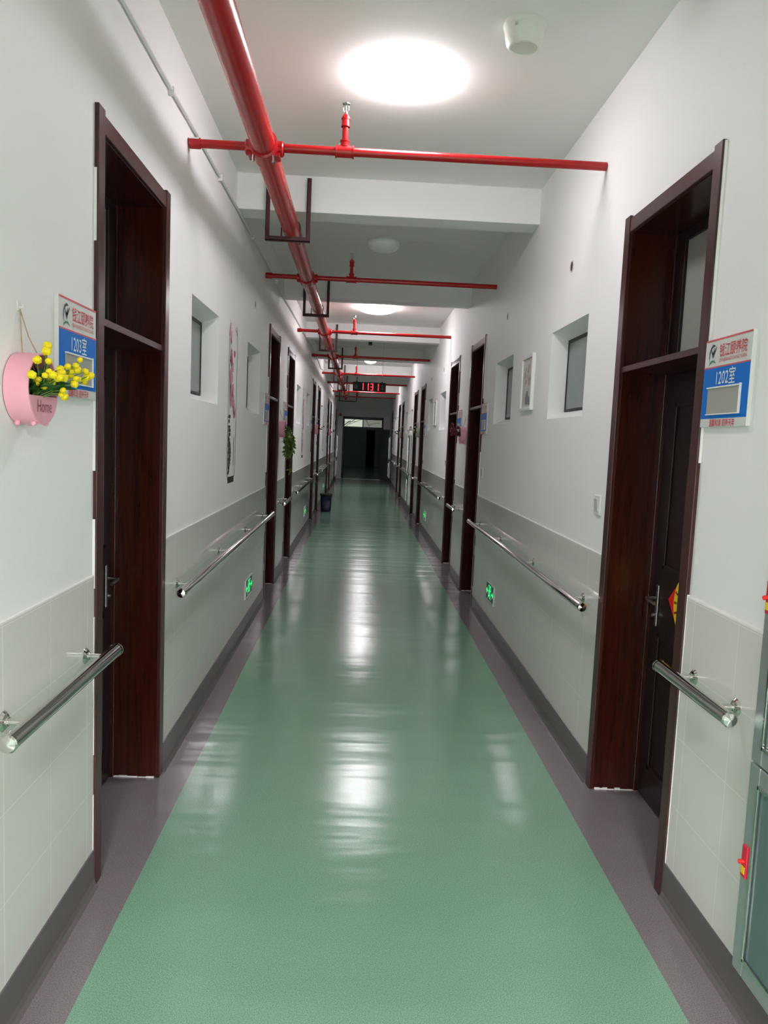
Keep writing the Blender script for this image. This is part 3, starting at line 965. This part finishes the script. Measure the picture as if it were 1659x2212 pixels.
bouquet('dried_sprigs', 'dark sprigs in the farther cream planter', 'plant', 'R', 20.7, 1.70, [(.08 + rn.uniform(0, .12), 20.7 + rn.uniform(-.1, .1), 1.70 + rn.uniform(0, .1)) for _ in range(6)], M['darkleaf'], M['darkleaf'], 10, 26, .018)

# trailing vine
rn = random.Random(12)
loc, rz = wall_loc('L', 8.10, 1.634)
t = thing('trailing_vine', 'leafy green vine hanging down from a pink wall planter', 'plant', loc, rz)
st, lv = MB(), MB()
for k in range(15):
    x, y = rn.uniform(-.06, .06), rn.uniform(-.05, -.03)
    z0 = rn.uniform(-.005, .04)
    Lh = rn.choice([.10, .14, .18, .22, .26, .29]) if k else .44
    pts = [(x, y, z0)]
    px, py, pz = x, -.068, z0 + .005
    steps = int(Lh / .022) + 2
    out = rn.uniform(-.012, .002)
    for q in range(steps):
        px += rn.uniform(-.010, .010)
        py = max(-.19, min(-.03, py + out * (1 if q < 7 else -.2) + rn.uniform(-.004, .004)))
        pz -= .022
        pts.append((px, py, pz))
        for _ in range(4 if (k or q < 8 or q > steps - 3) else 0):
            d = Vector((rn.uniform(-1, 1), rn.uniform(-1, .8), rn.uniform(-.9, .25)))
            lv.leaf((px, py, pz), d, Vector((rn.uniform(-.6, .6), rn.uniform(-1, 1), .5)), rn.uniform(.028, .055), rn.uniform(.018, .030))
    st.tube(pts, .0014, 5, False)
st.build('stems', M['stem'], t, fix=False)
lv.build('leaves', M['leafpale'], t, fix=False)

# ------------------------------------------------------------------ framed pictures
def picture(y, label, s=1.):
    loc, rz = wall_loc('R', y, 1.993)
    t = thing('framed_picture', label, 'picture', loc, rz, 'white framed pictures')
    W, H, D = .168, .187, .022
    f = MB()
    for a, b, c, e in [(-W, -W + .022, -H, H), (W - .022, W, -H, H), (-W + .022, W - .022, -H, -H + .022), (-W + .022, W - .022, H - .022, H)]:
        f.box(a, b, -D, 0, c, e)
    f.build('frame', M['white'], t, .003)
    MB().box(-W + .02, W - .02, -.010, -.004, -H + .02, H - .02).build('print', M['paper'], t)
    b = MB()
    rn = random.Random(int(y * 10))
    # vase and sprays, loose greys
    b.flat([(-.03, -.145), (.05, -.145), (.06, -.10), (.03, -.055), (-.01, -.055), (-.045, -.10)], -.0112)
    b.flat([(.055, -.15), (.115, -.15), (.115, -.11), (.06, -.09)], -.0111)
    v = b.build('painted_vase', mat('painted_grey', (.20, .20, .20, 1), .5, var=.2), t)
    b = MB()
    for k in range(26):
        x, z = rn.gauss(.0, .045), rn.gauss(.03, .05)
        b.flat([(x - .013, z), (x, z - .016), (x + .014, z + .002), (x + .002, z + .018)], -.0113 - .00002 * k)
    b.build('painted_flowers', mat('painted_ochre', (.42, .38, .29, 1), .5, var=.35, vscale=40), t)

picture(5.125, 'white framed still life between two niche windows, nearest on its wall')
picture(5.125 + T, 'white framed picture, second from the near end on the same wall')
picture(5.125 + 2 * T, 'white framed picture, third from the near end on the same wall')
picture(5.125 + 3 * T, 'white framed picture, farthest down the corridor')

# ------------------------------------------------------------------ blossom wall decals
def decal(y, label):
    loc, rz = wall_loc('L', y, 1.767)
    t = thing('wall_decal', label, 'wall decal', loc, rz, 'blossom decals between niche windows')
    e = -.0012
    W, H = .158, .515
    b = MB()
    wd = .010
    b.ribbon([(-W + .04, H), (-W, H - .07), (-W, -H + .09), (-W + .035, -H + .02)], wd, e)
    b.ribbon([(W - .04, H), (W, H - .05), (W, -H + .09), (W - .035, -H + .02)], wd, e)
    b.ribbon([(-W + .035, -H + .02), (-W + .045, -H - .012), (W - .045, -H - .012), (W - .035, -H + .02), (-W + .035, -H + .02)], wd, e)
    b.flat([(-W + .045, -H - .012), (W - .05, -H - .012), (W - .045, -H + .015), (-W + .04, -H + .015)], e - .0002)
    b.build('border', M['decaldark'], t)
    rn = random.Random(4)
    k = MB()
    for a, c in [((-W + .01, H - .09), (-W + .04, H - .03)), ((-W + .05, H - .02), (-W + .09, H - .0)), ((W - .09, H - .01), (W - .02, H - .05)), ((W - .04, H - .02), (W - .005, H - .07)), ((-W + .03, H + .02), (-W + .06, H - .06))]:
        k.ribbon([a, ((a[0] + c[0]) / 2 + .006, (a[1] + c[1]) / 2), c], .014, e - .0006)
    k.build('metallic_tape', M['copper'], t)
    k = MB()
    k.ribbon([(-.128, .42), (-.118, .33), (-.126, .2), (-.10, .08), (-.112, -.04), (-.102, -.14)], [.004, .009, .012, .010, .007, .003], e - .0004)
    k.ribbon([(-.12, .28), (-.07, .24), (-.02, .26), (.03, .22)], [.009, .007, .005, .002], e - .0004)
    k.ribbon([(-.11, .12), (-.05, .06), (.02, .07), (.06, .02)], [.009, .006, .004, .002], e - .0004)
    k.ribbon([(-.04, .06), (.0, -.01), (.05, -.02), (.10, .0)], [.006, .005, .004, .002], e - .0004)
    k.build('branch', M['decaldark'], t)
    def flowers(name, m, cl, r):
        k = MB()
        j = 0
        for cx, cz in cl:
            for q in range(5):
                a = 2 * math.pi * q / 5 + cx * 30
                px, pz = cx + math.cos(a) * r * .55, cz + math.sin(a) * r * .55
                rr = r * .5
                k.flat([(px + rr * math.cos(u), pz + rr * math.sin(u)) for u in [2 * math.pi * z_ / 8 for z_ in range(8)]], e - .0006 - .00003 * j)
                j += 1
        k.build(name, m, t)
    flowers('pale_blossom', M['decalpink'], [(-.09, .44), (-.06, .20), (-.03, .165), (-.085, .155), (-.045, .09), (.0, .05), (.03, .03), (-.02, .015), (-.06, .12), (.07, -.07), (.09, -.05), (.02, .0), (-.08, .05), (-.03, .23), (-.10, .18), (-.05, .0), (.0, .10), (.05, -.02), (-.07, .09)], .031)
    flowers('crimson_blossom', M['decalred'], [(-.09, .40), (-.07, .33), (-.055, .30), (-.04, .265), (-.015, .245), (-.085, .285), (.07, -.03), (.06, -.055), (.05, .0), (-.02, .06), (.045, .33), (-.06, .265), (-.03, .225), (.085, -.07)], .024)
    k = MB()
    for z, n, hgt in [(-.10, 2, .02), (-.13, 1, .02), (-.165, 2, .016), (-.19, 2, .02), (-.215, 2, .018)]:
        for q in range(n):
            x = -.105 + q * .03 + rn.uniform(-.01, .01)
            k.flat([(x - .03, z), (x + .02, z - .004), (x + .022, z + hgt), (x - .024, z + hgt)], e - .0004 - .0001 * q)
    for z in [-.02 - .0 * q for q in range(0)]:
        pass
    # dense lace-like oval medallion
    for q in range(70):
        a = rn.uniform(0, 6.28)
        rr = math.sqrt(rn.uniform(.02, 1))
        x, z = -.088 + math.cos(a) * rr * .052, -.335 + math.sin(a) * rr * .10
        s = rn.uniform(.009, .017)
        k.flat([(x - s, z), (x, z - s), (x + s, z), (x, z + s * 1.2)], e - .0004 - .00002 * q)
    for x, z, a, h in [(-.12, -.40, .012, .03), (-.095, -.425, .03, .014), (-.085, -.445, .014, .016), (-.11, -.46, .02, .012), (.085, -.28, .007, .055), (.085, -.375, .007, .045), (-.115, -.235, .02, .02)]:
        k.flat([(x - a, z - h), (x + a, z - h * .9), (x + a, z + h), (x - a, z + h * .85)], e - .0008)
    k.build('ink_motif', M['decaldark'], t)

for k, nm in enumerate(['nearest', 'second', 'third', 'farthest']):
    decal(5.08 + T * k, 'tall narrow pink blossom decal with black motifs, %s on its wall' % nm)

# ------------------------------------------------------------------ low exit signs
def exit_sign(side, y, z, label, arrow):
    loc, rz = wall_loc(side, y, z)
    t = thing('exit_sign', label, 'exit sign', loc, rz, 'green exit signs low on the tiles')
    W, H = .178, .078
    f = MB()
    for a, b, c, e in [(-W, -W + .012, -H, H), (W - .012, W, -H, H), (-W + .012, W - .012, -H, -H + .010), (-W + .012, W - .012, H - .010, H)]:
        f.box(a, b, -.014, -.004, c, e)
    f.build('frame', M['alu'], t, .002)
    MB().box(-W + .01, W - .01, -.011, -.005, -H + .008, H - .008).build('panel', M['exitface'], t)
    b = MB()
    y0 = -.0118
    # running figure
    hx = 0.0
    b.flat([(hx + .012 * math.cos(u), .042 + .012 * math.sin(u)) for u in [2 * math.pi * q / 12 for q in range(12)]], y0)
    b.ribbon([(0, .028), (-.008, .0), (-.01, -.012)], [.022, .02, .018], y0)
    b.ribbon([(.002, .022), (.026, .012), (.038, .026)], .010, y0 - .0001)
    b.ribbon([(-.004, .022), (-.028, .016), (-.034, -.004)], .010, y0 - .0001)
    b.ribbon([(-.006, -.008), (.016, -.022), (.012, -.05)], .012, y0 - .0001)
    b.ribbon([(-.010, -.008), (-.022, -.03), (-.05, -.036)], .012, y0 - .0001)
    # doorway and arrows each way
    b.ribbon([(-.055, -.055), (-.055, .055), (.052, .055), (.052, -.055)], .008, y0 - .0002)
    for s in (-1, 1):
        b.ribbon([(s * .085, 0), (s * .125, 0)], .014, y0)
        b.flat([(s * .12, .03), (s * .158, 0), (s * .12, -.03)], y0)
    b.build('pictogram', M['exitlit'], t)

for k, nm in enumerate(['nearest', 'second', 'third']):
    exit_sign('L', 6.01 + T * k, .337, 'green running figure exit sign low on the blossom decal wall, %s' % nm, 1)
    if k < 2:
        exit_sign('R', 6.07 + T * k, .34, 'green running figure exit sign low on the framed picture wall, %s' % nm, -1)

# ------------------------------------------------------------------ switches, sleeves, small wall things
def switch(y, z, label):
    loc, rz = wall_loc('R', y, z)
    t = thing('light_switch', label, 'switch', loc, rz, 'white light switches')
    MB().box(-.043, .043, -.009, 0, -.047, .047).build('plate', M['white'], t, .003)
    MB().prism([(-.013, -.030), (-.009, -.030), (-.009, .030), (-.017, .030)], 'x', -.026, .022).build('rocker', M['greyplast'], t, .001)

switch(3.475, 1.305, 'white rocker light switch beside the nearest picture wall door')
switch(6.83, 1.303, 'white rocker light switch before the second picture wall door')
switch(9.73, 1.296, 'white rocker light switch just past the third picture wall door')

def sleeve(side, y, z, label):
    loc, rz = wall_loc(side, y, z)
    t = thing('pipe_sleeve', label, 'pipe sleeve', loc, rz, 'small round pipe sleeves high on the walls')
    MB().lathe([(.031, 0), (.031, .004), (.026, .004), (.026, .001)], (0, 0, 0), (0, -1, 0), 20).build('rim', M['greyplast'], t)
    MB().lathe([(0, .0015), (.0262, .0015)], (0, 0, 0), (0, -1, 0), 20).build('plug', M['hole'], t)

sleeve('R', 4.216, 2.567, 'small round pipe sleeve above the first niche window, framed picture wall')
sleeve('R', 6.026, 2.578, 'small round pipe sleeve above the second niche window, framed picture wall')
sleeve('L', 6.04, 2.578, 'small round pipe sleeve above the second niche window, blossom decal wall')
sleeve('R', 10.5, 2.567, 'small round pipe sleeve above the third niche window, framed picture wall')
sleeve('R', 12.3, 2.575, 'small round pipe sleeve above the fourth niche window, framed picture wall')

# paper good luck charm on the near door
loc, rz = wall_loc('R', 2.9, .945)
t = thing('door_paper_charm', 'red diamond paper decoration with a gold ring on the mahogany door', 'decoration', loc, rz)
yf = .2045
MB().prism([(0, -.192), (.192, 0), (0, .192), (-.192, 0)], 'y', yf - .0012, yf - .0002).build('red_diamond', M['fu_red'], t)
k = MB()
n = 48
for i in range(n):
    a, b2 = 2 * math.pi * i / n, 2 * math.pi * (i + 1) / n
    k.flat([(r_ * math.cos(u), r_ * math.sin(u)) for r_, u in ((.104, a), (.137, a), (.137, b2), (.104, b2))], yf - .0018)
for a0 in (2.6, 3.5, 5.2, .4):
    k.flat([(.06 * math.cos(a0) + .035 * math.cos(u) * (1 + .3 * math.cos(5 * u)), .06 * math.sin(a0) + .035 * math.sin(u) * (1 + .3 * math.cos(5 * u))) for u in [2 * math.pi * q / 30 for q in range(30)]], yf - .0018)
k.build('gold_ring', M['fu_yellow'], t)
k = MB()
for i in range(18):
    a = 2 * math.pi * i / 18
    for dr in (-.007, .006):
        x, z = (.1205 + dr) * math.cos(a), (.1205 + dr) * math.sin(a)
        k.flat([(x - .005, z - .006), (x + .006, z - .005), (x + .005, z + .006), (x - .006, z + .004)], yf - .0022)
for q in range(40):
    a = rn.uniform(0, 6.28)
    x, z = .15 * math.cos(a), .15 * math.sin(a)
    if abs(x) + abs(z) < .178:
        k.flat([(x - .004, z - .003), (x + .004, z - .002), (x + .002, z + .004)], yf - .0016)
k.build('dark_marks', M['fu_mark'], t)

# ------------------------------------------------------------------ aluminium and glass hydrant cabinets
def cabinet(side, y0, y1, label):
    loc, rz = wall_loc(side, (y0 + y1) / 2, 0)
    t = thing('hydrant_cabinet', label, 'cabinet', loc, rz, 'aluminium wall cabinets')
    h = (y1 - y0) / 2
    D = .04
    z0, z1 = .148, 1.68
    MB().box(-h, h, -D + .016, -.0065, z0, z1).build('carcass', M['alu'], t, .003)
    for (a, b), nm in (((z0 + .002, .742), 'lower'), ((.748, z1 - .002), 'upper')):
        f = MB()
        st = .05
        for x0, x1, c, e in [(-h, -h + st, a, b), (h - st, h, a, b), (-h + st, h - st, a, a + st), (-h + st, h - st, b - st, b)]:
            f.box(x0, x1, -D, -D + .016, c, e)
        dr = f.build('door', M['alu'], t, .003)
        f = MB()
        i = st - .004
        for x0, x1, c, e in [(-h + i, -h + st + .006, a + i, b - i), (h - st - .006, h - i, a + i, b - i), (-h + st, h - st, a + i, a + st + .006), (-h + st, h - st, b - st - .006, b - i)]:
            f.box(x0, x1, -D - .004, -D + .002, c, e)
        f.build('glazing_bead', M['chrome'], dr, .001)
        MB().box(-h + st, h - st, -D + .004, -D + .010, a + st, b - st).build('pane', M['cabglass'], dr)
        s = -1 if side == 'R' else 1
        zl = .467 if nm == 'lower' else 1.20
        lx = s * (h - .022)
        lt = MB().box(lx - .013, lx + .013, -D - .006, -D, zl - .045, zl + .045).build('latch', M['signred'], dr, .002)
        MB().tube([(lx, -D - .004, zl), (lx, -D - .012, zl), (lx + s * .006, -D - .016, zl - .003)], .006, 8).build('latch_knob', M['fu_red'], lt)
        MB().box(lx - .008, lx + .008, -D - .0075, -D - .005, zl - .034, zl - .014).build('latch_mark', M['fu_yellow'], lt)

cabinet('R', 1.175, 1.925, 'aluminium glass fronted cabinet with red latches, nearest the viewer')
cabinet('R', 16.3, 17.05, 'pale aluminium glass fronted cabinet far along the framed picture wall')
cabinet('R', 27.3, 28.0, 'aluminium glass fronted cabinet by the end doorway, framed picture wall')
cabinet('L', 27.3, 28.0, 'aluminium glass fronted cabinet by the end doorway, blossom decal wall')

# ------------------------------------------------------------------ digital clock, camera, bin, alarm
t = thing('digital_clock', 'black hanging digital clock with red digits reading 11 31', 'clock', (.134, 13.3, 2.47))
W, H = .29, .080
MB().box(-W, W, -.025, .025, -H, H).build('case', M['clock'], t, .004)
sg = MB()
def seg7(cx, segs, w=.036, h=.122, th=.014):
    y = -.0262
    B = lambda x0, x1, z0, z1: sg.box(cx + x0, cx + x1, y - .0006, y + .0006, z0, z1)
    hw, hh = w / 2, h / 2
    q = th / 2
    if 'a' in segs: B(-hw, hw, hh - th, hh)
    if 'g' in segs: B(-hw, hw, -q, q)
    if 'd' in segs: B(-hw, hw, -hh, -hh + th)
    if 'b' in segs: B(hw - th, hw, .003, hh)
    if 'c' in segs: B(hw - th, hw, -hh, -.003)
    if 'f' in segs: B(-hw, -hw + th, .003, hh)
    if 'e' in segs: B(-hw, -hw + th, -hh, -.003)
for cx, s_ in ((-.125, 'bc'), (-.035, 'bc'), (.045, 'abcdg'), (.142, 'bc')):
    seg7(cx, s_, .046)
sg.build('digits', M['led'], t)
k = MB()
y = -.0258
k.ribbon([(-.265, .0), (-.235, .035), (-.205, .0), (-.215, -.035), (-.255, -.035), (-.265, .0)], .007, y)
k.ribbon([(-.25, -.005), (-.235, .012), (-.22, -.005)], .006, y)
k.flat([(-.25, -.022), (-.222, -.022), (-.222, -.012), (-.25, -.012)], y)
k.build('emblem', M['clockprint'], t)
k = MB()
for z in (.022, -.022):
    k.ribbon([(.215, z - .014), (.245, z - .014), (.245, z + .014), (.215, z + .014), (.215, z - .014)], .006, y)
    k.ribbon([(.23, z - .014), (.23, z + .014)], .005, y)
k.build('side_print', M['clockprint'], t)
for x in (-.225, .225):
    MB().tube([(x, 0, H - .005), (x, 0, ZC - 2.47)], .0035, 6).build('hanging_rod', M['greyplast'], t)
    MB().lathe([(.0, 0), (.012, 0), (.012, .02), (0, .02)], (x, 0, H), (0, 0, 1), 8).build('hook', M['black'], t)

t = thing('security_camera', 'small black security camera on a white ceiling bracket', 'camera', (.115, 12.55, ZC))
MB().lathe([(0, 0), (.05, 0), (.05, .012), (.012, .02), (.012, .10), (0, .10)], (0, 0, 0), (0, 0, -1), 16).build('bracket', M['white'], t)
MB().box(-.032, .032, -.06, .05, -.155, -.095).build('body', M['black'], t, .004)
MB().lathe([(.02, 0), (.02, .012), (0, .012)], (0, -.06, -.125), (0, -1, 0), 14).build('lens', M['glass_dark'], t)

t = thing('waste_bin', 'navy blue waste bin with a black liner bag on the floor', 'bin', (-.655, 15.75, 0))
k = MB()
def rr(w, d, r, z, n=5):
    out = []
    for cx, cy, a0 in ((w - r, d - r, 0), (-w + r, d - r, 90), (-w + r, -d + r, 180), (w - r, -d + r, 270)):
        for q in range(n):
            a = math.radians(a0 + 90 * q / (n - 1))
            out.append((cx + r * math.cos(a), cy + r * math.sin(a), z))
    return out
def loft(mb, rings, cap0=True, cap1=False):
    n = len(rings[0])
    vs = [p for r in rings for p in r]
    fs = [(i * n + j, i * n + (j + 1) % n, (i + 1) * n + (j + 1) % n, (i + 1) * n + j) for i in range(len(rings) - 1) for j in range(n)]
    mb.add(vs, fs, True)
    if cap0: mb.add(rings[0], [tuple(range(n - 1, -1, -1))])
    if cap1: mb.add(rings[-1], [tuple(range(n))])
loft(k, [rr(.098, .09, .03, 0), rr(.104, .095, .03, .02), rr(.118, .108, .03, .36), rr(.114, .104, .03, .36), rr(.098, .09, .028, .02)])
k.build('body', M['binblue'], t)
k = MB()
loft(k, [rr(.122, .112, .032, .325), rr(.130, .120, .035, .35), rr(.132, .122, .035, .375), rr(.120, .110, .032, .378), rr(.112, .102, .03, .33), rr(.10, .09, .03, .16)], False, True)
k.build('liner_bag', M['bag'], t)

t = thing('fire_alarm', 'small red alarm box high on the end wall', 'alarm', (-.765, YE, 2.42))
MB().box(-.045, .045, -.05, 0, -.055, .055).build('box', M['alarm'], t, .006)
MB().lathe([(.028, 0), (.022, .02), (0, .024)], (0, -.05, 0), (0, -1, 0), 14).build('strobe', M['signred'], t)
t = thing('emergency_light', 'small white emergency light beside the end doorway', 'lamp', (1.0, YE, 2.36))
MB().box(-.02, .03, -.05, 0, -.05, .05).build('housing', M['white'], t, .006)
MB().lathe([(.02, 0), (.025, .03), (0, .034)], (0, -.05, .02), (0, -1, 0), 12).build('spot_lens', M['offlamp'], t)
